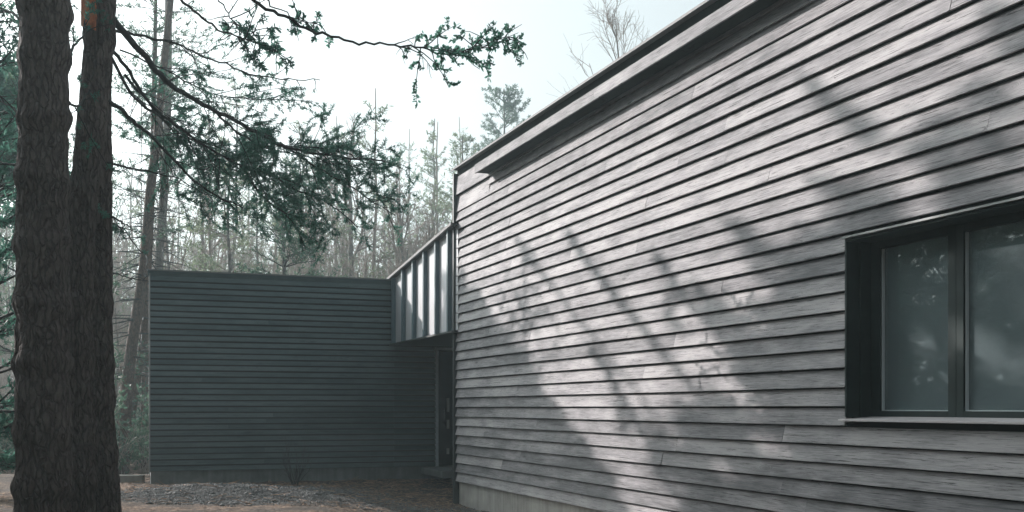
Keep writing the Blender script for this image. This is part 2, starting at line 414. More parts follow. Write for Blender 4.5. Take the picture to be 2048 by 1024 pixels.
# ------------------------------------------------------------------ right house
def boards(mb, x0, x1, z0, expo, n, prot=.052, gap=.013, holes=(), seed=1, lmin=5.2, lmax=7.6, top=None, joints=True):
    rs = random.Random(seed)
    for i in range(n):
        za = z0+expo*i; zb = za+expo
        # the x spans left by the openings
        spans = [(x0, x1)]
        for (hx0, hx1, hz0, hz1) in holes:
            if za < hz1-.02 and zb > hz0+.035:
                sp = []
                for (a, b) in spans:
                    if hx0 > a: sp.append((a, min(b, hx0)))
                    if hx1 < b: sp.append((max(a, hx1), b))
                spans = sp
        for (a, b) in spans:
            cuts = [a]; q = a+rs.uniform(.8, lmax)
            while joints and q < b-1.2: cuts.append(q); q += rs.uniform(lmin, lmax)
            cuts.append(b)
            for c0, c1 in zip(cuts[:-1], cuts[1:]):
                mb.col = rs.random(); dz = rs.gauss(0, .0012); dp = rs.gauss(0, .0018)
                lo = za+dz; hi = zb-gap+dz*.5
                pr = prot+dp
                prof = [(-pr+.002, lo), (-pr, lo+.003), (-.030, hi), (.006, hi), (.006, lo+.03), (-pr+.018, lo+.03), (-pr+.018, lo)]
                L = c1-c0; ns = max(1, int(L/.45)); xs = [c0+.0012+(L-.0024)*k/ns for k in range(ns+1)]
                ph = rs.uniform(0, 6); am = rs.uniform(.0005, .0022)
                jit = [(am*math.sin(ph+x*1.9), .7*am*math.sin(ph*2+x*1.3)) for x in xs]
                mb.prism_x(prof, xs, jit)

ang_r = math.atan2(-.936, .351); ang_l = math.atan2(.351, .936)
E = EYE
house = empty('timber_house', (CORN[0], CORN[1], 0), ang_r, label='tall timber house wing clad in weathered grey boards with a window', cat='house')
WX0, WX1, WZ0, WZ1 = 10.19, 12.5, E-.075, E+1.334
Z0 = E-1.216; TX = 15.0
mb = MB(); boards(mb, 0.0, TX, Z0, .15317, 29, prot=.064, holes=[(WX0, WX1, WZ0, WZ1)], seed=5)
# two boards under the hood, one wide board beyond its end
def one(mb, x0, x1, za, zb, pr=.052, topy=-.015, col=.5):
    mb.col = col; ns = max(1, int((x1-x0)/.6))
    mb.prism_x([(-pr+.002, za), (-pr, za+.003), (topy, zb), (topy+.018, zb), (-pr+.019, za)], [x0+(x1-x0)*k/ns for k in range(ns+1)])
one(mb, 1.612, TX, E+3.226, E+3.40, col=.31); one(mb, 1.612, TX, E+3.382, E+3.54, col=.62)
one(mb, 0, 1.61, E+3.226, E+3.50, pr=.050, col=.83)
one(mb, 0, TX, E+3.505, E+3.80, pr=.062, topy=-.04, col=.44)
mb.build('board_siding', M['siding'], house)
# walls behind the boards, with the window opening
mb = MB(); D = 6.5; w = .012
mb.box(0, WX0, w, .22, E-1.25, E+3.86); mb.box(WX1, TX, w, .22, E-1.25, E+3.86)
mb.box(WX0, WX1, w, .22, E-1.25, WZ0-.01); mb.box(WX0, WX1, w, .22, WZ1+.01, E+3.86)
mb.box(0, .2, .22, D, E-1.25, E+3.86); mb.box(TX-.2, TX, .22, D, E-1.25, E+3.86); mb.box(.2, TX-.2, D-.2, D, E-1.25, E+3.86)
mb.build('wall', M['backing'], house)
mb = MB(); mb.box(.2, TX-.2, .22, D-.2, E-1.3, E-1.1); mb.build('room_floor', M['interior'], house)
mb = MB()
xs = [0, 2.45, 4.9, 7.35, 9.8, 12.25, TX]
for a_, b_ in zip(xs[:-1], xs[1:]): mb.box(a_+.004, b_-.004, -.001, .3, -.6, E-1.222)
mb.box(.0, TX, .004, .28, -.6, E-1.23)
mb.build('foundation', M['concrete'], house)
mb = MB(); mb.box(-.055, -.003, -.092, .05, -.15, E+3.86); mb.build('corner_trim', M['trim'], house)
mb = MB(); mb.box(-.065, TX, -.12, -.112, E+3.908, E+3.935); mb.box(-.065, TX, -.112, .05, E+3.926, E+3.935)
mb.build('roof_flashing', M['flash'], house)
mb = MB(); mb.box(-.0, TX, -.022, .2, E+3.80, E+3.922); mb.build('eaves_fascia', M['black'], house)
mb = MB(); mb.box(-.05, TX, .052, D, E+3.87, E+3.94); mb.build('roof', M['roofing'], house)
# hood: long projecting box under the eaves
mb = MB(); HW = .27
for k, (a_, b_) in enumerate([(1.61, 5.9), (5.903, 10.2), (10.203, TX)]):
    mb.col = .2+.3*k; mb.box(a_, b_, -HW, -HW+.022, E+3.534, E+3.662)
hood = mb.build('sun_hood', M['siding'], house)
mb = MB(); mb.col = .1; mb.box(1.615, TX, -HW+.024, -.05, E+3.545, E+3.56); mb.col = .7; mb.box(1.615, TX, -HW+.024, -.05, E+3.64, E+3.658)
mb.box(1.612, 1.63, -HW+.024, -.05, E+3.56, E+3.64)
mb.build('hood_soffit', M['soffit'], hood)

# window
win = MB(); o = win
o.box(WX0-.004, WX0+.018, -.060, .20, WZ0, WZ1); o.box(WX1-.018, WX1+.004, -.060, .20, WZ0, WZ1)
o.box(WX0+.018, WX1-.018, -.060, .20, WZ1-.02, WZ1)
o.box(WX0+.018, WX0+.045, .06, .2, WZ0, WZ1-.02)
wn = o.build('window', M['frame'], house, bevel=.002)
GY = .2
mb = MB()
for (a_, b_) in ((WX0+.02, WX0+.155), (11.09, 11.17), (11.172, 11.245), (12.33, WX1-.02)):
    mb.box(a_, b_, GY-.045, GY+.03, WZ0+.0, WZ1-.021)
for (a_, b_) in ((WX0+.155, 11.09), (11.245, 12.33)):
    mb.box(a_, b_, GY-.045, GY+.03, WZ0+.0, WZ0+.048); mb.box(a_, b_, GY-.045, GY+.03, WZ1-.08, WZ1-.021)
mb.build('sash', M['frame'], wn, bevel=.003)
for (a_, b_) in ((WX0+.155, 11.09), (11.245, 12.33)):
    g = MB(); g.box(a_+.001, b_-.001, GY-.006, GY, WZ0+.05, WZ1-.082); g.build('pane', M['glass'], wn)
    g = MB(); g.box(a_+.002, a_+.012, GY-.03, GY-.007, WZ0+.05, WZ1-.085); g.box(a_+.012, b_-.002, GY-.03, GY-.007, WZ0+.049, WZ0+.056); g.build('glazing_bead', M['spacer'], wn)
mb = MB(); mb.add([(WX0-.03, -.105, WZ0-.018), (WX1+.03, -.105, WZ0-.018), (WX1+.03, .155, WZ0+.004), (WX0-.03, .155, WZ0+.004), (WX0-.03, -.105, WZ0-.034), (WX1+.03, -.105, WZ0-.034), (WX1+.03, .155, WZ0-.012), (WX0-.03, .155, WZ0-.012)],
   [(0,1,2,3),(7,6,5,4),(0,4,5,1),(1,5,6,2),(2,6,7,3),(3,7,4,0)])
mb.build('sill', M['sill'], wn, bevel=.002)
mb = MB(); mb.box(WX0-.01, WX1+.01, -.085, -.03, WZ1+.004, WZ1+.02); mb.build('head_flashing', M['flash2'], wn)
# curtains inside, gathered cloth
mb = MB(); xs = np.arange(WX0-.1, WX1+.1, .012); vs = []; fs = []
for i, x in enumerate(xs):
    y = .34+.022*math.sin(x*46)+.012*math.sin(x*19+1)
    vs += [(x, y, WZ0-.3), (x, y+.005, WZ1+.05)]
    if i: fs.append((2*i-2, 2*i, 2*i+1, 2*i-1))
mb.add(vs, fs); mb.build('curtain', M['curtain'], wn, smooth=True)

# ------------------------------------------------------------------ low dark house
low = empty('low_house', (LINK0[0], LINK0[1], 0), ang_l, label='low flat roofed house wing clad in dark stained narrow boards', cat='house')
LL = 4.62; TOPZ = E+2.54
DX0, DX1, DZ0, DZ1 = .863, 1.95, E-1.19, E+1.215
mb = MB(); boards(mb, -LL, -.0, E-1.18, .1105, 32, prot=.056, gap=.03, seed=11, joints=True)
boards(mb, .0, 3.2, E-1.18, .1105, 22, prot=.056, gap=.03, holes=[(DX0, DX1, DZ0-.1, DZ1)], seed=12, joints=False)
mb.col = .5; one(mb, -LL, 0, E+2.356, E+2.50, pr=.036, topy=-.016)
mb.build('board_siding', M['dark_siding'], low)
mb = MB(); zz = (E-1.2, TOPZ-.03); mb.add([(-LL,w,zz[0]),(0,w,zz[0]),(0,5,zz[0]),(-LL+.5,5,zz[0]),(-LL,w,zz[1]),(0,w,zz[1]),(0,5,zz[1]),(-LL+.5,5,zz[1])],[(0,3,2,1),(4,5,6,7),(0,1,5,4),(1,2,6,5),(2,3,7,6),(3,0,4,7)]); mb.box(0, DX0, w, 5, E-1.2, E+1.4); mb.box(DX1, 3.2, w, 5, E-1.2, E+1.4); mb.box(DX0, DX1, .3, 5, E-1.2, E+1.4); mb.box(DX0, DX1, w, .3, DZ1+.005, E+1.4)
mb.build('wall', M['backing'], low)
mb = MB(); mb.box(-LL+.01, 3.2, -.004, .3, -.6, E-1.186); mb.build('foundation', M['concrete2'], low)
mb = MB(); mb.box(-LL-.022, -LL-.001, -.05, .03, E-1.2, TOPZ-.05); mb.build('corner_trim', M['flash2'], low)
# flared eaves: fascia leaning out, then metal edge
mb = MB(); mb.prism_x([(-.030, E+2.44), (-.075, TOPZ-.012), (.0, TOPZ-.012), (.0, E+2.44)], [-LL-.045, -.002]); mb.build('eaves_fascia', M['dark_siding'], low)
mb = MB(); mb.box(-LL-.06, -.0, -.09, .02, TOPZ-.01, TOPZ+.012); mb.build('roof_flashing', M['flash2'], low)
mb = MB(); zz = (TOPZ-.028, TOPZ+.004); mb.add([(-LL-.02,.022,zz[0]),(3.2,.022,zz[0]),(3.2,5.02,zz[0]),(-LL+.48,5.02,zz[0]),(-LL-.02,.022,zz[1]),(3.2,.022,zz[1]),(3.2,5.02,zz[1]),(-LL+.48,5.02,zz[1])],[(0,3,2,1),(4,5,6,7),(0,1,5,4),(1,2,6,5),(2,3,7,6),(3,0,4,7)]); mb.build('roof', M['roofing'], low)
# door
dr_ = MB(); dr_.box(DX0+.065, DX1-.065, .06, .11, DZ0+.01, DZ1-.065); dob = dr_.build('door', M['frame'], low, bevel=.003)
mb = MB(); mb.box(DX0, DX0+.06, -.05, .11, DZ0, DZ1); mb.box(DX1-.06, DX1, -.05, .11, DZ0, DZ1); mb.box(DX0+.06, DX1-.06, -.05, .11, DZ1-.06, DZ1); mb.build('door_frame', M['doorframe'], dob, bevel=.003)
m, nt, b, out = new_mat('door_slot_glass'); b.inputs['Base Color'].default_value = (.42, .42, .40, 1); b.inputs['Roughness'].default_value = .12; b.inputs['Specular IOR Level'].default_value = 1.0; M['slot'] = m  # pale base colour paints in the bright reflection on the slots
for (za, zb) in ((E-.09, E+.19), (E-.43, E-.25), (E-.95, E-.83)):
    g = MB(); g.box(1.125, 1.18, .052, .059, za, zb); g.build('pane', M['slot'], dob)
g = MB(); g.box(1.06, 1.075, .0, .02, E-.35, E-.02); g.box(1.06, 1.075, .02, .06, E-.32, E-.30); g.box(1.06, 1.075, .02, .06, E-.07, E-.05); g.build('handle', M['flash2'], dob, bevel=.003)

# door step
st = MB(); st.box(.55, 3.0, -1.55, -.05, E-1.33, E-1.2)
so = st.build('door_step', M['concrete2'], None, bevel=.008, label='flat concrete slab step below the door in the corner', cat='step'); so.location = (LINK0[0], LINK0[1], 0); so.rotation_euler = (0, 0, ang_l)

# ------------------------------------------------------------------ ribbed link between both houses
lk = empty('panelled_link', (LINK0[0], LINK0[1], 0), ang_r, label='raised link clad in upright ribbed grey panels with a sloping roof above the door', cat='building')
def ztop(s): return E+2.58+(3.03-2.58)*s/4.27
LZ = E+1.28; SE = 4.205
mb = MB()
def quadprism(mb, s0, s1, y0, y1, zb, dz=0.):
    mb.add([(s0,y0,zb),(s1,y0,zb),(s1,y1,zb),(s0,y1,zb),(s0,y0,ztop(s0)+dz),(s1,y0,ztop(s1)+dz),(s1,y1,ztop(s1)+dz),(s0,y1,ztop(s0)+dz)],
       [(0,3,2,1),(4,5,6,7),(0,1,5,4),(1,2,6,5),(2,3,7,6),(3,0,4,7)])
quadprism(mb, .0, SE, .0, 3.1, LZ, -.03); mb.build('panel_wall', M['panel'], lk)
def s_of(px, off=0.):
    k = (px-1024)/F; a0 = LINK0+NN*off
    return (k*a0[1]-a0[0])/(U[0]-k*U[1])
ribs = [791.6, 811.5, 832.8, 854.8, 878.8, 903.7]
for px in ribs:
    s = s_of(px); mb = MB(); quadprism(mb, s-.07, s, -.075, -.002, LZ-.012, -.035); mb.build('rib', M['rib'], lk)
mb = MB(); quadprism(mb, -.03, SE, -.12, -.09, LZ, 0)
v = [(-.05, -.125, ztop(-.05)-.05), (SE, -.125, ztop(SE)-.05), (SE, -.125, ztop(SE)+.0), (-.05, -.125, ztop(-.05)),
     (-.05, -.02, ztop(-.05)-.05), (SE, -.02, ztop(SE)-.05), (SE, 3.1, ztop(SE)+.0), (-.05, 3.1, ztop(-.05))]
mb = MB(); mb.add([(-.05,-.125,ztop(-.05)-.035),(SE,-.125,ztop(SE)-.035),(SE,-.09,ztop(SE)-.035),(-.05,-.09,ztop(-.05)-.035),(-.05,-.125,ztop(-.05)+.012),(SE,-.125,ztop(SE)+.012),(SE,-.09,ztop(SE)+.012),(-.05,-.09,ztop(-.05)+.012)],
       [(0,3,2,1),(4,5,6,7),(0,1,5,4),(1,2,6,5),(2,3,7,6),(3,0,4,7)]); mb.build('roof_flashing', M['flash'], lk)
mb = MB(); mb.add([(-.04,-.088,ztop(-.04)-.028),(SE,-.088,ztop(SE)-.028),(SE,3.1,ztop(SE)-.028),(-.04,3.1,ztop(-.04)-.028),(-.04,-.088,ztop(-.04)+.004),(SE,-.088,ztop(SE)+.004),(SE,3.1,ztop(SE)+.004),(-.04,3.1,ztop(-.04)+.004)],
       [(0,3,2,1),(4,5,6,7),(0,1,5,4),(1,2,6,5),(2,3,7,6),(3,0,4,7)]); mb.build('roof', M['roofing'], lk)
mb = MB(); mb.box(.0, SE, -.09, 3.1, LZ-.045, LZ-.014); mb.build('soffit', M['trim'], lk)
mb = MB(); mb.box(.02, SE, 3.1, 3.2, -.2, LZ+1.2); mb.build('back_wall', M['backing'], lk)

# ------------------------------------------------------------------ low kerb by the far corner
a_ = P(232, 950, 21.2); mb = MB(); mb.box(-1.6, .52, -.08, .09, -.2, .31)
o = mb.build('concrete_kerb', M['concrete'], None, bevel=.01, label='short low concrete kerb beside the dark house corner', cat='kerb'); o.location = (a_[0], a_[1], 0); o.rotation_euler = (0, 0, R(4))

# ------------------------------------------------------------------ foreground trunks
def vnoise(u, v, pu, seed):
    """value noise, periodic in u with period pu"""
    r_ = np.random.default_rng(seed); G = r_.random((pu, 512))
    ui = np.floor(u).astype(int); vi = np.floor(v).astype(int); fu = u-ui; fv = v-vi
    fu = fu*fu*(3-2*fu); fv = fv*fv*(3-2*fv)
    g = lambda a, b: G[a % pu, b % 512]
    return (g(ui, vi)*(1-fu)+g(ui+1, vi)*fu)*(1-fv)+(g(ui, vi+1)*(1-fu)+g(ui+1, vi+1)*fu)*fv
def big_trunk(path, radii, rings, name, parent, mat, seed, sides=120, dz=.014, amp=.018, ringamp=.02):
    """path: list of (x,y,z), radii per path point; rings: heights of the branch whorls"""
    path = np.array(path, float); zz = path[:, 2]; Z = np.arange(zz[0], zz[-1], dz)
    cx = np.interp(Z, zz, path[:, 0]); cy = np.interp(Z, zz, path[:, 1]); rr = np.interp(Z, zz, radii)
    k = 25
    pad = lambda a: np.convolve(np.pad(a, k, mode='edge'), np.ones(2*k+1)/(2*k+1), 'valid')
    cx, cy, rr = pad(cx), pad(cy), pad(rr)
    th = np.linspace(0, 2*np.pi, sides, endpoint=False)
    TH, ZZ = np.meshgrid(th, Z); u = TH/(2*np.pi)
    warp = vnoise(u*8, ZZ*2.2, 8, seed+1)*1.2
    f1 = vnoise((u*22+warp), ZZ*3.2, 22, seed+2); f2 = vnoise(u*44+warp*2, ZZ*9, 44, seed+3); f3 = vnoise(u*60, ZZ*40, 60, seed+4)
    plates = 1-np.abs(2*f1-1)                      # furrows
    d = amp*(np.clip(plates*1.5, 0, 1)-.6)+amp*.5*(f2-.5)+amp*.28*(f3-.5)
    d += .003*(vnoise(u*4, ZZ*1.3, 4, seed+5)-.5)
    for h in rings:
        hh = ZZ-h-.03*np.sin(TH+h*5)-.02*(vnoise(u*6, ZZ*0+h*7, 6, seed+6)-.5)
        d += ringamp*np.exp(-(hh/.075)**2)*(.75+.4*vnoise(u*4, ZZ*0+h*3, 4, seed+7))*(1+.4*(f2-.5))
        d -= ringamp*.35*np.exp(-((hh+.13)/.05)**2)
    r_ = rr[:, None]+d
    V = np.stack([cx[:, None]+r_*np.cos(TH), cy[:, None]+r_*np.sin(TH), ZZ], -1)
    n = len(Z); idx = np.arange(n*sides).reshape(n, sides); nx_ = np.roll(idx, -1, 1)
    fc = np.stack([idx[:-1], nx_[:-1], nx_[1:], idx[1:]], -1).reshape(-1, 4)
    return link(name, np_mesh(name, V.reshape(-1, 3), fc), mat, parent, smooth=True)

def rootpt(px, Y, z): return [(px-1024)/F*Y, Y, z]
def zat(py, Y): return EYE+(HZ-py)/F*Y
def base_of(x, y): return (x, y, float(gh(x, y)))

def trunk_tree(label, group, pts, Y, wpx, rings, seed, extra=4.0, cat='tree', **kw):
    """pts: (px, py) from low to high; wpx trunk widths in photo pixels"""
    path = [[(px-1024)/F*Y, Y, zat(py, Y)] for px, py in pts]; rad = [w_*.5/F*Y for w_ in wpx]
    d = (np.array(path[-1])-np.array(path[-2])); d /= d[2]
    path.append(list(np.array(path[-1])+d*extra)); rad.append(rad[-1]*.75)
    p0 = path[0]; path.insert(0, [p0[0], p0[1], -.35]); rad.insert(0, rad[0]*1.12)
    x0, y0 = path[0][0], path[0][1]; z0 = float(gh(x0, y0))
    t = empty('pine_tree', (x0, y0, z0), label=label, cat=cat, group=group)
    loc = [[p[0]-x0, p[1]-y0, p[2]-z0] for p in path]
    return t, big_trunk(loc, rad, [zat(r_, Y)-z0 for r_ in rings], 'trunk', t, M['bark'], seed, **kw), np.array([x0, y0, z0])

grp_f = None
F1, _, O1 = trunk_tree('thick straight furrowed pine trunk nearest the viewer, with swollen whorl rings', grp_f, [(87, 1000), (86, 700), (84, 480), (87, 230), (90, 0)], 9.0, [106, 100, 95, 90, 92], [115, 235, 362, 485, 610, 727, 862, 978, 20], 21, ringamp=.024)
F2, _, O2 = trunk_tree('leaning pine trunk with torn orange wood and long drooping boughs', grp_f, [(160, 1000), (157, 560), (163, 420), (190, 200), (198, 90), (204, 0)], 9.9, [56, 52, 52, 55, 56, 54], [600, 850, 75, 960], 33, ringamp=.018)
F3, _, O3 = trunk_tree('slim upright pine trunk just right of the leaning one', grp_f, [(213, 1000), (204, 860), (203, 500), (203, 300), (204, 100)], 10.6, [54, 46, 38, 36, 32], [610, 730, 800, 905, 330], 47, ringamp=.014)

# torn patch: strips of splintered wood laid on the trunk
mb = MB(); rs = random.Random(3); Yt = 9.9
for i in range(46):
    f = rs.random(); px = 173+f*33; top = rs.uniform(-30, 20); bot = rs.uniform(35, 66)+6*f
    ang = math.acos(max(-1, min(1, (px-204)/33.)))     # angle on the trunk, 0 = right
    cx_, cz0, cz1 = (204-1024)/F*Yt, zat(bot, Yt), zat(top, Yt)
    rr_ = .5*56/F*Yt+.026+rs.uniform(0, .016)
    th = -ang; x_, y_ = cx_+rr_*math.cos(th)-.01, Yt+rr_*math.sin(th)
    tx, ty = -math.sin(th), math.cos(th); w_ = rs.uniform(.006, .014)
    skew = rs.uniform(-.01, .05)
    A = []
    for (ww, zz_, dd) in ((-w_, cz0, 0), (w_, cz0+rs.uniform(-.02, .02), 0), (w_*.5, cz1, .0), (-w_*.6, cz1, .0)):
        sx = skew*(zz_-cz0)/(cz1-cz0)
        A.append((x_+tx*ww+sx*0-O2[0], y_+ty*ww-O2[1], zz_-O2[2]))
    B = [(p[0]-math.cos(th)*.045, p[1]-math.sin(th)*.045, p[2]) for p in A]
    mb.add(A+B, [(0,1,2,3),(7,6,5,4),(0,4,5,1),(1,5,6,2),(2,6,7,3),(3,7,4,0)])
mb.build('torn_wood', M['torn'], F2)

# boughs of the leaning pine: (photo points), distance from-to, radii px, foliage density
def bough(parent, O, pts, Ya, Yb, w0, w1, rs, sub=.135, sublen=.6, dens=1.0, start=.25, droop=.05, leaves=None, fstart=None, twl=1.0):
    n = len(pts); pl = []
    for i, (px, py) in enumerate(pts): f = i/(n-1); pl.append(P(px, py, Ya+(Yb-Ya)*f)-O)
    # smooth it
    q = []
    for i in range((n-1)*5+1): p, _ = along(pl, min(i/((n-1)*5), .9999)); q.append(p)
    q = np.array(q)
    for _ in range(3): q[1:-1] = (q[:-2]+q[1:-1]*2+q[2:])/4
    q[1:-1] += rng.normal(size=(len(q)-2, 3))*.008
    W = Plant(); W.line(list(q), w0*.5/F*Ya, w1*.5/F*Yb)
    T = Plant(); L = np.linalg.norm(np.diff(q, axis=0), axis=1).sum(); t = start; sg = 1
    fs = start if fstart is None else fstart
    while t < 1:
        s0, sd = along(list(q), min(t, .999)); l2 = sublen*1.2*rs.uniform(.4, 1.2)*(1.15-.75*t)
        b = bend(s0, side_dir(sd, rs.uniform(.5, 1.1), (0 if sg > 0 else math.pi)+rs.gauss(0, .9)), l2, 4, droop, .15, rs); sg = -sg
        T.line(b, .006, .0025)
        for k in range(int(l2/.1)+1):
            c0, cd = along(b, rs.uniform(.15, .999)); l3 = l2*.45*rs.uniform(.4, 1)*twl
            b3 = bend(c0, side_dir(cd, rs.uniform(.5, 1.), rs.uniform(0, 6.28)), l3, 3, droop*.6, .2, rs); T.line(b3, .003, .0015)
            if t >= fs and leaves is not None:
                for u in np.arange(.1, 1.02, .021/max(l3, .05)):
                    if rs.random() < dens: c1, d1 = along(b3, u); leaves.tuft(c1, d1)
        t += sub/L*rs.uniform(.6, 1.4)
    return link('bough', np_mesh('bough', *merge([W.wood(8), T.wood(3)])), M['twigdark'], parent, smooth=True)
rs = random.Random(11); LV = Plant()
bough(F2, O2, [(212, 20), (250, 62), (300, 130), (350, 178), (420, 215), (500, 258), (560, 290), (625, 308), (700, 318), (770, 322)], 9.9, 12.5, 15, 3, rs, dens=.85, start=.3, fstart=.5, sublen=.75, leaves=LV)
bough(F2, O2, [(215, 200), (265, 240), (315, 285), (370, 345), (425, 390), (485, 415)], 9.9, 11.0, 9, 2.5, rs, dens=.3, start=.35, fstart=.6, sublen=.5, leaves=LV)
bough(F2, O2, [(200, 62), (245, 64), (300, 75), (365, 90), (420, 118), (500, 150), (560, 158), (640, 160)], 9.9, 12.0, 7, 1.6, rs, dens=.4, start=.3, sublen=.5, fstart=.45, leaves=LV)
bough(F2, O2, [(215, 90), (250, 130), (290, 200), (350, 250), (420, 300), (480, 330), (545, 350), (600, 385), (655, 400), (715, 455)], 10.3, 13.5, 8, 2, rs, dens=.9, start=.15, fstart=.3, sublen=.85, leaves=LV)
bough(F2, O2, [(220, 110), (270, 200), (330, 240), (400, 290), (460, 340), (520, 350), (590, 380)], 10.6, 14, 7, 2, rs, dens=.9, start=.12, fstart=.2, sublen=.9, leaves=LV)
bough(F2, O2, [(215, 325), (280, 340), (340, 352), (390, 375), (440, 400)], 10.2, 11.2, 4, 1.5, rs, dens=.35, start=.4, sublen=.4, leaves=LV)
bough(F2, O2, [(600, 290), (660, 300), (700, 310), (740, 330), (790, 325)], 12, 13, 4, 1.5, rs, dens=.9, start=.0, sublen=.6, leaves=LV)
bough(F2, O2, [(560, 285), (610, 320), (650, 345), (700, 370), (740, 400), (790, 430)], 12, 13.5, 5, 1.5, rs, dens=.9, start=.0, sublen=.8, leaves=LV)
bough(F2, O2, [(480, 330), (530, 400), (575, 430), (600, 470)], 12, 13.0, 5, 1.5, rs, dens=.9, start=.0, sublen=.8, leaves=LV)
bough(F2, O2, [(250, 150), (310, 220), (380, 300), (440, 350), (470, 400)], 11, 13.5, 6, 1.5, rs, dens=.9, start=.1, sublen=.8, leaves=LV)
bough(F2, O2, [(420, 215), (480, 270), (540, 300), (600, 310), (660, 330)], 11, 13.5, 5, 1.5, rs, dens=.9, start=.1, sublen=.8, leaves=LV)
bough(F2, O2, [(240, 100), (330, 140), (420, 190), (520, 200), (590, 200)], 10.6, 13.5, 4, 1.2, rs, dens=.5, start=.2, sublen=.7, leaves=LV)
v_, f_ = LV.leaves(10, .040, .0038, .8); link('crown', np_mesh('crown', v_, f_), M['needle'], F2)
# boughs of the slim one
LV3 = Plant()
bough(F3, O3, [(215, 440), (240, 455), (262, 478), (285, 505)], 10.6, 11.2, 4, 1.5, rs, dens=.5, start=.3, sublen=.35, leaves=LV3)
bough(F3, O3, [(215, 545), (250, 552), (296, 562)], 10.6, 11.2, 3, 1.5, rs, dens=.0, start=.4, sublen=.3, leaves=LV3)
bough(F3, O3, [(213, 420), (228, 436), (248, 450), (262, 452)], 10.6, 10.4, 5, 2, rs, dens=.9, start=.1, sublen=.3, leaves=LV3)
v_, f_ = LV3.leaves(11, .036, .0036, .8); link('crown', np_mesh('crown', v_, f_), M['needle'], F3)
# boughs on the left of the big trunk
LV1 = Plant()
for pts in ([(60, 345), (35, 332), (0, 322), (-40, 318)], [(60, 60), (20, 20), (-30, 15)], [(60, 240), (20, 215), (-20, 180)], [(130, 120), (150, 95), (170, 60), (172, 30)], [(130, 205), (160, 215), (185, 160)]):
    bough(F1, O1, pts, 9.1, 9.9, 7, 2, rs, dens=.55, start=.3, sublen=.45, leaves=LV1)
v_, f_ = LV1.leaves(11, .036, .0036, .8); link('crown', np_mesh('crown', v_, f_), M['needle'], F1)

# a nearer tree, rooted outside the picture, whose long boughs reach in from above
T9 = empty('oak_tree', base_of(-3.35, 6.2), label='tree outside the frame whose long leafy boughs hang in from above', cat='tree')
O9 = np.array(base_of(-3.35, 6.2))
tw = Plant(); tp = bend((0, 0, -.3), (.02, 0, 1), 9.5, 14, 0, .02, rs); tw.line(tp, .16, .05); link('trunk', np_mesh('trunk', *tw.wood(24)), M['bark'], T9, smooth=True)
LV9 = Plant(); LVn = Plant()
top = tp[10]+O9
def px_of(p): return 1024+F*p[0]/p[1], HZ-F*(p[2]-EYE)/p[1]
a_ = px_of(tp[10]+O9); a2 = px_of(tp[9]+O9)
bough(T9, O9, [a_, (330, -160), (495, -3), (560, 30), (620, 62), (690, 80), (760, 88), (830, 95), (900, 108), (960, 96), (1005, 82), (1040, 70)], 6.2, 9.6, 9, 1.6, rs, dens=1.0, start=.58, fstart=.6, sublen=.42, sub=.06, leaves=LV9, droop=.09, twl=.8)
bough(T9, O9, [a_, (330, -190), (470, -60), (520, -8), (560, 20), (610, 45), (640, 50)], 6.2, 9.0, 6, 1.4, rs, dens=.7, start=.72, fstart=.72, sublen=.35, sub=.1, leaves=LV9, droop=.06, twl=.8)
bough(T9, O9, [a2, (260, -120), (362, -5), (405, 38), (450, 62), (500, 82), (535, 96), (560, 108)], 6.2, 9.4, 8, 1.6, rs, dens=1., start=.6, fstart=.66, sublen=.42, sub=.1, leaves=LVn)
bough(T9, O9, [a2, (330, -100), (430, -20), (455, 30), (480, 60), (520, 75)], 6.2, 9.2, 5, 1.4, rs, dens=.8, start=.6, fstart=.66, sublen=.38, sub=.1, leaves=LVn)
v_, f_ = merge([LV9.leaves(4, .034, .009, .9), LVn.leaves(6, .04, .006, .9)])
link('crown', np_mesh('crown', v_, f_), M['needle'], T9)

# ------------------------------------------------------------------ trees behind the houses
def put(kind, px, Y, tc, label, mats, sides=(10, 3), lf=None, rz=0, group=None, z=None):
    x = (px-1024)/F*Y; z = float(gh(x, Y)) if z is None else z
    t = empty(kind, (x, Y, z), rz, label=label, cat='tree', group=group)
    T, C = tc
    link('trunk', np_mesh('trunk', *T.wood(sides[0])), mats[0], t, smooth=True)
    parts = [C.wood(sides[1])]
    me_ = None
    if C.tc and lf:
        v1, f1 = parts[0]; v2, f2 = C.leaves(*lf)
        V_, F_ = merge([(v1, f1), (v2, f2)]); me_ = np_mesh('crown', V_, F_)
        mi = np.zeros(len(F_), dtype=np.int32); mi[len(f1):] = 1
        o = link('crown', me_, [mats[1], mats[2]], t); me_.polygons.foreach_set('material_index', mi)
    else:
        link('crown', np_mesh('crown', *parts[0]), mats[1], t)
    return t
def treeH(Y, topy): return zat(topy, Y)
RS = lambda s: random.Random(s)
TW = M['twig']; BG = M['barkgrey']; BR = M['bark2']

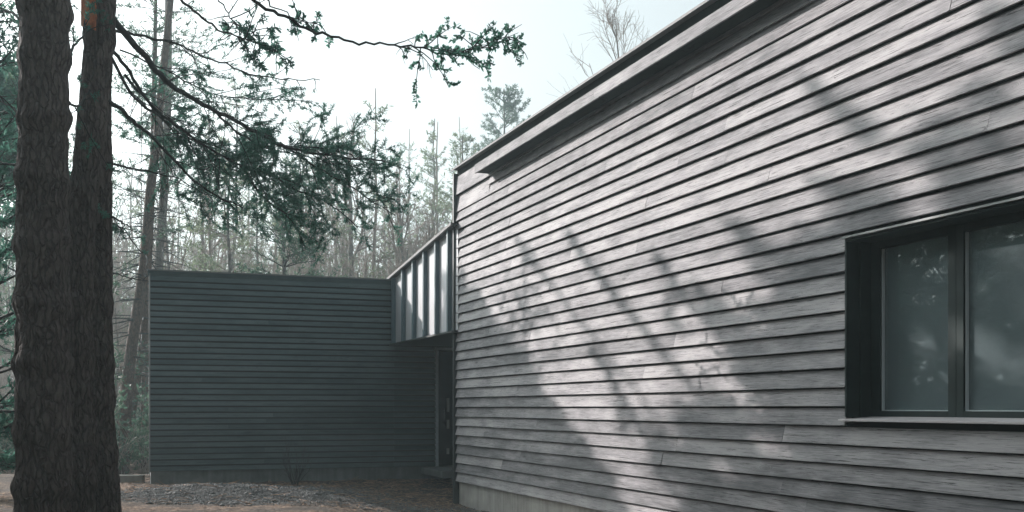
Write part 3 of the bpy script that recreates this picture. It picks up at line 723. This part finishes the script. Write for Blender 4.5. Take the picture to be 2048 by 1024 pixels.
# the reddish leaning trunks beside the dark wall
def lean_pine(label, pts, Y, w0, w1, seed, crownR=2.2, h0=.55, bark=None, keep=.7, H=15, extra_top=None, mats=None, lfn=5):
    P3 = [P(px, py, Y) for px, py in pts]; x0, y0 = P3[0][0], P3[0][1]; z0 = float(gh(x0, y0)); O = np.array([x0, y0, z0])
    t = empty('pine_tree', (x0, y0, z0), label=label, cat='tree')
    loc = [p-O for p in P3]; loc.insert(0, loc[0]+np.array([0, 0, -.6])-(loc[1]-loc[0])*.05)
    d = unit(loc[-1]-loc[-2]); 
    while loc[-1][2] < H: loc.append(loc[-1]+d*1.2+np.array([RS(seed).gauss(0, .03), 0, 0]))
    q = np.array([along(loc, min(i/60, .9999))[0] for i in range(61)])
    for _ in range(4): q[1:-1] = (q[:-2]+2*q[1:-1]+q[2:])/4
    W = Plant(); W.line(list(q), w0*.5/F*Y, w1*.5/F*Y*.5); link('trunk', np_mesh('trunk', *W.wood(20)), bark or BR, t, smooth=True)
    rs_ = RS(seed); _, C = pine(H*1.0, .1, h0, crownR, rs_, keep=keep, dead=1)
    # shift crown onto the leaning axis
    def sh(a):
        z_ = np.clip(a[:, 2], q[0, 2], q[-1, 2]); return np.stack([a[:, 0]+np.interp(z_, q[:, 2], q[:, 0]), a[:, 1]+np.interp(z_, q[:, 2], q[:, 1]), a[:, 2]], 1)
    v1, f1 = C.wood(3); v1 = sh(v1); v2, f2 = C.leaves(lfn, .13, .014, .7); v2 = sh(v2)
    V_, F_ = merge([(v1, f1), (v2, f2)]); me_ = np_mesh('crown', V_, F_); mi = np.zeros(len(F_), dtype=np.int32); mi[len(f1):] = 1
    link('crown', me_, [M['twigdark'], M['needle2']], t); me_.polygons.foreach_set('material_index', mi)
    return t
lean_pine('reddish pine trunk bowing left at its foot beside the dark house', [(243, 945), (252, 800), (264, 680), (281, 590), (291, 512), (300, 375), (315, 280), (317, 235)], 30, 26, 16, 2, H=16.5)
lean_pine('thin brown trunk rising from the same foot behind the bowed one', [(247, 945), (262, 840), (278, 740), (290, 640), (297, 540), (303, 420)], 31, 17, 11, 5, H=14, keep=.5)
lean_pine('straight brown trunk touching the end of the dark wall', [(286, 945), (290, 780), (293, 640), (297, 500)], 32, 15, 9, 8, H=12, keep=.6)
lean_pine('pale grey trunk standing behind the bowed red pine above the roof', [(312, 945), (314, 700), (316, 530), (331, 350), (336, 200), (337, 0)], 34, 21, 15, 13, bark=BG, H=20, crownR=2.4)

# pines
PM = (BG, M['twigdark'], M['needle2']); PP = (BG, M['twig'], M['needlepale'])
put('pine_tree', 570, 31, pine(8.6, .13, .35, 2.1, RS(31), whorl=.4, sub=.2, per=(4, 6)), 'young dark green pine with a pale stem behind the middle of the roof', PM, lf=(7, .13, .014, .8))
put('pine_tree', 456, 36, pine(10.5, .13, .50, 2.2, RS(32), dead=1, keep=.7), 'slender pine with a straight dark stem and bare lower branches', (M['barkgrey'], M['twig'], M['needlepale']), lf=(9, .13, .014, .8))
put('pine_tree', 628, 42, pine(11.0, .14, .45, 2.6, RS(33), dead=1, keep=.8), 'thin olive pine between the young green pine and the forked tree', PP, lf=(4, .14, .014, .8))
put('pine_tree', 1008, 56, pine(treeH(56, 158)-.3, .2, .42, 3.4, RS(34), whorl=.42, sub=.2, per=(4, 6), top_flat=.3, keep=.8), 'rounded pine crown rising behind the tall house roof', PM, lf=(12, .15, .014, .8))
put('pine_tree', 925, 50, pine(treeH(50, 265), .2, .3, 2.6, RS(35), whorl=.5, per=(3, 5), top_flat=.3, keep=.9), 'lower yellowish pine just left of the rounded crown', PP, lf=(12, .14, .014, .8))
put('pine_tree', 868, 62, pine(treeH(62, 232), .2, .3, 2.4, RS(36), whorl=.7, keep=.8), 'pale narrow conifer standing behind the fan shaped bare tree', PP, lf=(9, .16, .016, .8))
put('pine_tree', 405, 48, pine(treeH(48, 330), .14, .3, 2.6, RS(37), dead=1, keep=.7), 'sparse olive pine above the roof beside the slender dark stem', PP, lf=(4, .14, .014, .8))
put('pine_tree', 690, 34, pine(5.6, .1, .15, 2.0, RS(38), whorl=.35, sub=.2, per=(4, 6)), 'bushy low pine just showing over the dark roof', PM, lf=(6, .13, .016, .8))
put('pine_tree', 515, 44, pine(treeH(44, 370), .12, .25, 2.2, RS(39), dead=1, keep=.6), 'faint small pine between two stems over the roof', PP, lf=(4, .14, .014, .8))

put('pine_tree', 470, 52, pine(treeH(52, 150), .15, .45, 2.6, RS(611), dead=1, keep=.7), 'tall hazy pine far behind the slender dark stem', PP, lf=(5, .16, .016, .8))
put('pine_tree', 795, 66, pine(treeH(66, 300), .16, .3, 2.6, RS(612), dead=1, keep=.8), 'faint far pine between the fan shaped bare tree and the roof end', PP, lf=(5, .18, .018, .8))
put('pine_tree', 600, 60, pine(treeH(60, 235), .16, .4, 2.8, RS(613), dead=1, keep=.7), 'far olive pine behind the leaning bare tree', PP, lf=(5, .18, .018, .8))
# bare trees
for q_, (px_, Y_, ty_, lb_) in enumerate([(350, 40, 120, 'tall thin bare tree crossing the pale grey trunk'), (430, 43, 250, 'bare tree rising over the slender dark pine stem'), (520, 50, 300, 'hazy bare tree behind the dark boughs'), (600, 47, 330, 'bare tree with a crooked top beside the young green pine'), (755, 52, 260, 'pale bare tree between the forked tree and the fan shaped one'), (845, 45, 270, 'slim bare tree standing close to the fan shaped one')]):
    put('bare_tree', px_, Y_, bare(treeH(Y_, ty_), .08, RS(500+q_), fork=.3, spread=.35, lim=(8, 6, 6), wig=.09), lb_, (BG, TW))
put('bare_tree', 707, 46, bare(treeH(46, 85), .19, RS(52), fork=.55, spread=.5, lim=(6, 6, 5), wig=.12), 'tall forked bare tree standing out against the white sky', (BG, TW))
put('bare_tree', 650, 44, bare(treeH(44, 215), .13, RS(43), fork=.55, spread=.4, lim=(5, 5, 5), lean=(-.12, 0), wig=.14), 'thin bare tree leaning left of the tall forked one', (BG, TW))
put('bare_tree', 822, 40, bare(treeH(40, 205), .13, RS(44), fork=.25, spread=.35, lim=(9, 7, 6), wig=.07), 'fan shaped bare tree with many fine upright twigs', (BG, TW))
put('bare_tree', 775, 38, bare(treeH(38, 330), .08, RS(45), fork=.2, spread=.4, lim=(7, 6, 5), wig=.1), 'small bare sapling at the foot of the sloping link roof', (BG, TW))
put('bare_tree', 880, 37, bare(treeH(37, 300), .08, RS(46), fork=.2, spread=.35, lim=(7, 6, 5), wig=.1), 'bare sapling crossing the corner of the tall house', (BG, TW))
put('bare_tree', 1262, 34, bare(treeH(34, -190), .07, RS(47), fork=.35, spread=.36, lim=(12, 8, 6), wig=.06), 'bare treetop whose thin twigs poke above the tall roof', (BG, TW))
put('bare_tree', 735, 33, bare(treeH(33, 400), .06, RS(48), fork=.1, spread=.4, lim=(8, 7, 5), wig=.12), 'twiggy beige thicket tree behind the end of the dark roof', (BG, TW))
put('bare_tree', 645, 36, bare(treeH(36, 380), .07, RS(49), fork=.15, spread=.4, lim=(8, 7, 5), wig=.12), 'brownish twiggy tree under the tip of the dark boughs', (BG, TW))
put('bare_tree', 245, 33, bare(treeH(33, 500), .07, RS(50), fork=.1, spread=.4, lim=(8, 6, 5), wig=.12), 'thin bare tree seen between the trunks and the dark wall', (BG, TW))

# evergreen bushes at the left edge
put('hemlock_tree', -35, 15, pine(8.5, .12, .08, 1.7, RS(61), whorl=.32, sub=.17, per=(4, 6), tstep=.1), 'dark evergreen filling the left edge behind the thick trunk', (M['bark'], M['twigdark'], M['needle']), lf=(8, .09, .012, .8))
put('hemlock_tree', 60, 24, pine(9.5, .14, .1, 2.4, RS(62), whorl=.45, sub=.2, per=(3, 5)), 'dark green hemlock standing behind the thick trunk', (M['bark'], M['twigdark'], M['needle2']), lf=(6, .12, .014, .8))
put('hemlock_tree', 190, 30, pine(8.0, .1, .12, 2.0, RS(63), whorl=.5, sub=.25, keep=.8), 'thin hemlock showing in the gap left of the dark house', (M['bark'], M['twigdark'], M['needle2']), lf=(5, .12, .014, .8))

# far wood, one mass: many faint stems, crowns and twigs
tmpl = []
for s in range(4): T, C = bare(11+s, .09, RS(70+s), fork=.15, spread=.4, lim=(6, 5, 4), wig=.1); tmpl.append((merge([T.wood(6), C.wood(3)]), 0))
ptm = []
for s in range(3): T, C = pine(12+s, .14, .3, 2.2, RS(80+s), whorl=.8, keep=.75, dead=1, tstep=.2); ptm.append((merge([T.wood(6), C.wood(3)]), C.leaves(4, .18, .022, .8)))
wood = []; leaf = []; r2 = RS(99)
for i in range(210):
    Yt = r2.uniform(44, 110); px = r2.uniform(-250, 1000); x = (px-1024)/F*Yt
    kind = r2.random() < .42; a = r2.uniform(0, 6.28); sc = r2.uniform(.75, 1.5)*(Yt/70)**.8
    c, s = math.cos(a), math.sin(a); Rm = np.array([[c, -s, 0], [s, c, 0], [0, 0, 1]])*sc; off = np.array([x, Yt, float(gh(x, Yt))])
    if kind:
        (v, f), (lv, lf_) = ptm[i % 3]; wood.append((v@Rm.T+off, f)); leaf.append((lv@Rm.T+off, lf_))
    else:
        (v, f), _ = tmpl[i % 4]; wood.append((v@Rm.T+off, f))
thk = []
for s_ in range(3): T, C = bare(6.5+s_, .05, RS(170+s_), fork=.05, spread=.4, lim=(8, 7, 5), wig=.12); thk.append(merge([T.wood(4), C.wood(3)]))
for i in range(85):
    Yt = r2.uniform(34, 66); px = r2.uniform(300, 950) if i % 4 else r2.uniform(-60, 330); x = (px-1024)/F*Yt
    a = r2.uniform(0, 6.28); sc = r2.uniform(.8, 1.5)*(Yt/45)**.8; c, s = math.cos(a), math.sin(a); Rm = np.array([[c, -s, 0], [s, c, 0], [0, 0, 1]])*sc
    v, f = thk[i % 3]; wood.append((v@Rm.T+np.array([x, Yt, float(gh(x, Yt))]), f))
V1, F1_ = merge(wood); V2, F2_ = merge(leaf); V_, F_ = merge([(V1, F1_), (V2, F2_)])
me_ = np_mesh('far_woodland', V_, F_); mi = np.zeros(len(F_), dtype=np.int32); mi[len(F1_):] = 1
link('far_woodland', me_, [TW, M['needlepale']], kind='stuff', label='far pale wood of bare stems and thin pines behind the houses', cat='woodland'); me_.polygons.foreach_set('material_index', mi)

# undergrowth at the left, low twigs and green
ug = Plant(); r3 = RS(5)
for i in range(520):
    Yt = r3.uniform(26, 60); px = r3.uniform(-260, 800) if i % 3 else r3.uniform(-120, 330); x = (px-1024)/F*Yt; z = float(gh(x, Yt))
    for k in range(5):
        b = bend((x, Yt, z-.05), (r3.gauss(0, .5), r3.gauss(0, .5), 1), r3.uniform(.6, 2.4), 4, .03, .15, r3); ug.line(b, .009, .004)
        for j in range(6):
            c0, cd = along(b, r3.uniform(.3, .99)); q = bend(c0, side_dir(cd, .8, r3.uniform(0, 6.28)), .5, 2, 0, .2, r3); ug.line(q, .004, .003)
            if i % 2: ug.tuft(q[-1], cd); ug.tuft(q[1], cd)
v1, f1 = ug.wood(3); v2, f2 = ug.leaves(7, .13, .03, .9); V_, F_ = merge([(v1, f1), (v2, f2)]); me_ = np_mesh('undergrowth', V_, F_); mi = np.zeros(len(F_), dtype=np.int32); mi[len(f1):] = 1
link('undergrowth', me_, [TW, M['needle2']], kind='stuff', label='tangled low bushes on the forest floor behind the trunks', cat='undergrowth'); me_.polygons.foreach_set('material_index', mi)

tw_ = Plant(); r5 = RS(77)
for i in range(420):
    x = r5.uniform(-8, .3); y = r5.uniform(16.3, 22); z = float(gh(x, y))+.012; a = r5.uniform(0, 6.28); L = r5.uniform(.06, .38)
    tw_.line(bend((x, y, z), (math.cos(a), math.sin(a), .03), L, 3, 0, .12, r5), r5.uniform(.003, .007), .002)
link('fallen_twigs', np_mesh('fallen_twigs', *tw_.wood(4)), M['litter'], kind='stuff', label='dry fallen twigs scattered over the earth in front of the dark wall', cat='twigs')

# small bare shrub against the dark wall
sp = P(588, 972, 19.9); x, y = sp[0], sp[1]; sh_ = empty('bare_shrub', (x, y, float(gh(x, y))), label='small leafless shrub growing against the dark wall', cat='shrub')
W = Plant(); rs = RS(4)
for i in range(15):
    b = bend((rs.gauss(0, .04), rs.gauss(0, .03), -.04), (rs.gauss(0, .38), rs.gauss(0, .2), 1), rs.uniform(.45, .95), 5, -.02, .1, rs); W.line(b, .0065, .002)
    for j in range(4):
        c0, cd = along(b, rs.uniform(.3, .95)); W.line(bend(c0, side_dir(cd, .5, rs.uniform(0, 6.28)), rs.uniform(.1, .3), 3, 0, .1, rs), .003, .0012)
link('stems', np_mesh('stems', *W.wood(5)), M['twigdark'], sh_)

# ------------------------------------------------------------------ trees outside the frame towards the sun: they shade and are mirrored in the window
SUN = np.array([NN[0]+1.7*(-U[0]), NN[1]+1.7*(-U[1]), .85]); SUNL = np.linalg.norm(SUN)
def on_wall(t, zrel): q = CORN+U*t; return np.array([q[0], q[1], E+zrel])
def toward(t, zrel, k): return on_wall(t, zrel)+SUN*k
def shade_pine(label, t_mid, k, H, strokes, seed, patches=(), join=True):
    """an old pine up-sun of the wall; strokes are long drooping limbs, given by where their shade falls on the wall"""
    rs_ = RS(seed); b0 = toward(t_mid, 0, k); x0, y0 = b0[0], b0[1]; z0 = float(gh(x0, y0)); O = np.array([x0, y0, z0])
    t = empty('old_pine_tree', (x0, y0, z0), label=label, cat='tree')
    W = Plant(); tp_ = bend((0, 0, -.3), (0, 0, 1), H, 12, 0, .015, rs_); W.line(tp_, .24, .06); link('trunk', np_mesh('trunk', *W.wood(16)), M['bark'], t, smooth=True)
    C = Plant()
    for (ta, za, tb, zb, wd, fol) in strokes:
        a = toward(ta, za, k+rs_.uniform(-.8, .8))-O; b = toward(tb, zb, k+rs_.uniform(-.8, .8))-O
        n = 9; pts = [a+(b-a)*i/n+np.array([rs_.gauss(0, .03), rs_.gauss(0, .03), rs_.gauss(0, .03)]) for i in range(n+1)]
        C.line(pts, wd, wd*.55)
        # join to trunk
        e_ = a if join else b; tz = min(max(e_[2]+.3, 1), H*.97); C.line([along(tp_, tz/H)[0], (along(tp_, tz/H)[0]+e_)/2+np.array([0, 0, .1]), e_], wd*1.1, wd)
        for i in range(int(26*fol)):
            s0, sd = along(pts, rs_.uniform(.05, .999)); q = bend(s0, side_dir(sd, rs_.uniform(.3, .8), rs_.uniform(0, 6.28)), rs_.uniform(.3, .8), 4, .04, .15, rs_); C.line(q, .012, .004)
            for u in np.arange(.3, 1, .14): c0, cd = along(q, u); C.tuft(c0, cd)
    for (tc, zc, ru, rz_, n) in patches:
        for i in range(n):
            while True:
                du, dz = rs_.uniform(-1, 1), rs_.uniform(-1, 1)
                if du*du+dz*dz < 1: break
            c0 = toward(tc+du*ru, zc+dz*rz_, k+rs_.uniform(-1.5, 1.5))-O
            q = bend(c0, (rs_.gauss(0, 1), rs_.gauss(0, 1), rs_.gauss(0, .3)), .5, 3, .02, .2, rs_); C.line(q, .012, .004)
            for u in np.arange(.1, 1, .15): c1, cd = along(q, u); C.tuft(c1, cd)
    v1, f1 = C.wood(5); v2, f2 = C.leaves(11, .17, .026, .9); V_, F_ = merge([(v1, f1), (v2, f2)]); me_ = np_mesh('crown', V_, F_); mi = np.zeros(len(F_), dtype=np.int32); mi[len(f1):] = 1
    link('crown', me_, [M['bark'], M['needle']], t); me_.polygons.foreach_set('material_index', mi)
    return t
# triangular mass that shades the lower part near the corner
tri = []
for i in range(15):
    f = i/14; z1 = 2.1-.55*(f*5.6); t1 = .35+5.6*f
    zc = (z1-1.3)/2; tri.append((t1, z1-.45, .24, .2, 44))
    zz = z1-.95
    while zz > -1.3: tri.append((t1, zz, .36, .32, 34)); zz -= .5
shade_pine('old pine outside the frame, the one shading the house corner', 1.4, 9, 11.4, [(.4, 1.9, 6.0, -1.2, .03, .3)], 201, tri)
shade_pine('old pine outside the frame, the one whose limbs streak the grey boards', 10.6, 11, 12.8,
    [(2.9, 2.3, 7.6, -.4, .05, .0), (4.6, 2.2, 9.3, -.8, .09, .03), (7.0, 1.6, 10.6, -1.0, .08, .1), (7.8, 1.2, 11.6, -1.3, .09, .2), (5.4, .7, 7.8, -1.1, .09, .15)], 202,
    [(8.6, -.7, 1.0, .5, 40), (10.0, .6, .9, .8, 50), (11.8, 1.6, 1.9, 1.2, 26), (11.0, -.6, 1.6, .7, 110)], join=False)
def refl_tree(x, y, H, seed, label):
    tc = pine(H, .2, .06, 2.7, RS(seed), whorl=.42, sub=.25, per=(5, 7))
    t = put('spruce_tree', 0, 1, tc, label, (M['bark'], M['twigdark'], M['needle2']), lf=(7, .18, .022, .8)); t.location = (x, y, float(gh(x, y)))
REFL = [(-9.3, 14.2, 9, 95, 'small dense spruce outside the frame nearest the thick trunk'), (-12.5, 17.3, 10, 96, 'middle sized spruce outside the frame between the small and the broad one'), (-13, 12.5, 11, 97, 'dense spruce outside the frame facing the window'), (-10.5, 10.6, 10, 98, 'spruce outside the frame nearest the viewer'), (-19, 17, 12, 91, 'broad spruce outside the frame mirrored in the near window'), (-26, 22.5, 15, 92, 'taller spruce outside the frame behind the broad one'), (-14.5, 13, 8, 93, 'shorter spruce outside the frame closest to the window'), (-24, 16, 14, 94, 'spruce outside the frame beyond the shorter one')]
for r_ in REFL: refl_tree(*r_)

stm = []
for s_ in range(3):
    T, C = pine(15+s_, .2, .12, 3.2, RS(300+s_), whorl=.6, sub=.3, per=(5, 7), tstep=.16)
    v1, f1 = merge([T.wood(6), C.wood(3)]); stm.append(((v1, f1), C.leaves(6, .22, .035, .8)))
wood = []; leaf = []; r4 = RS(400)
for i in range(64):
    azd = r4.choice([r4.uniform(-150, -80), r4.uniform(-150, -80), r4.uniform(150, 210), r4.uniform(105, 150)]); rad = r4.uniform(14, 32) if azd < 100 or azd > 160 else r4.uniform(20, 36)
    x = rad*math.sin(R(azd)); y = 7+rad*math.cos(R(azd)); a = r4.uniform(0, 6.28); sc = r4.uniform(.8, 1.15)
    c, s = math.cos(a), math.sin(a); Rm = np.array([[c, -s, 0], [s, c, 0], [0, 0, 1]])*sc; off = np.array([x, y, float(gh(x, y))])
    (v, f), (lv, lf_) = stm[i % 3]; wood.append((v@Rm.T+off, f)); leaf.append((lv@Rm.T+off, lf_))
V1, F1_ = merge(wood); V2, F2_ = merge(leaf); V_, F_ = merge([(V1, F1_), (V2, F2_)])
me_ = np_mesh('surrounding_woodland', V_, F_); mi = np.zeros(len(F_), dtype=np.int32); mi[len(F1_):] = 1
link('surrounding_woodland', me_, [M['bark'], M['needle2']], kind='stuff', label='dense conifer wood standing round the clearing outside the frame', cat='woodland'); me_.polygons.foreach_set('material_index', mi)

# ------------------------------------------------------------------ air, sky, sun, camera
mb = MB(); mb.box(-262, 262, -62, 322, -1.4, 27)
m = bpy.data.materials.new('haze_air'); m.use_nodes = True; nt = m.node_tree; nt.nodes.clear()
out = nt.nodes.new('ShaderNodeOutputMaterial'); vp = nt.nodes.new('ShaderNodeVolumePrincipled'); vp.inputs['Color'].default_value = (.78, .95, 1, 1); vp.inputs['Density'].default_value = .0022; vp.inputs['Anisotropy'].default_value = .25
nt.links.new(vp.outputs[0], out.inputs['Volume'])
hz = mb.build('haze', m, kind='stuff', label='thin pale haze hanging in the air among the trees', cat='haze')

el = math.asin(1/SUNL); az = math.atan2(SUN[0], SUN[1])
w = bpy.data.worlds.new('World'); S.world = w; w.use_nodes = True; nt = w.node_tree; nt.nodes.clear()
out = nt.nodes.new('ShaderNodeOutputWorld'); bg = nt.nodes.new('ShaderNodeBackground'); sky = nt.nodes.new('ShaderNodeTexSky')
sky.sky_type = 'NISHITA'; sky.sun_disc = False; sky.sun_elevation = el; sky.sun_rotation = az % (2*math.pi); sky.dust_density = 6; sky.air_density = 1.2; sky.ozone_density = 1.5
hs = nt.nodes.new('ShaderNodeHueSaturation'); hs.inputs['Saturation'].default_value = .14; nt.links.new(sky.outputs[0], hs.inputs['Color'])
nt.links.new(mixc(nt, 1.0, hs.outputs[0], (.90, .985, 1.0), 'MULTIPLY'), bg.inputs[0]); bg.inputs[1].default_value = .138; nt.links.new(bg.outputs[0], out.inputs[0])
ld = bpy.data.lights.new('sun', 'SUN'); ld.energy = 5.0; ld.angle = R(.4); ld.color = (1, .92, .89)
lo = bpy.data.objects.new('sun', ld); COL.objects.link(lo); lo.rotation_euler = Vector(tuple(SUN)).to_track_quat('Z', 'Y').to_euler(); lo.location = (-20, 20, 30)

cam = bpy.data.cameras.new('camera'); co_ = bpy.data.objects.new('camera', cam); COL.objects.link(co_); S.camera = co_
co_.location = (0, 0, EYE); co_.rotation_euler = (R(90), 0, 0); cam.sensor_width = 36; cam.lens = F/2048*36; cam.shift_y = (HZ-512)/2048; cam.clip_end = 2000; cam.clip_start = .05
S.view_settings.view_transform = 'Standard'; S.view_settings.look = 'None'; S.view_settings.exposure = 0.58; S.view_settings.gamma = 1
S.cycles.max_bounces = 8; S.cycles.transparent_max_bounces = 12; S.cycles.volume_bounces = 1; S.cycles.use_denoising = True; S.cycles.sample_clamp_indirect = 6
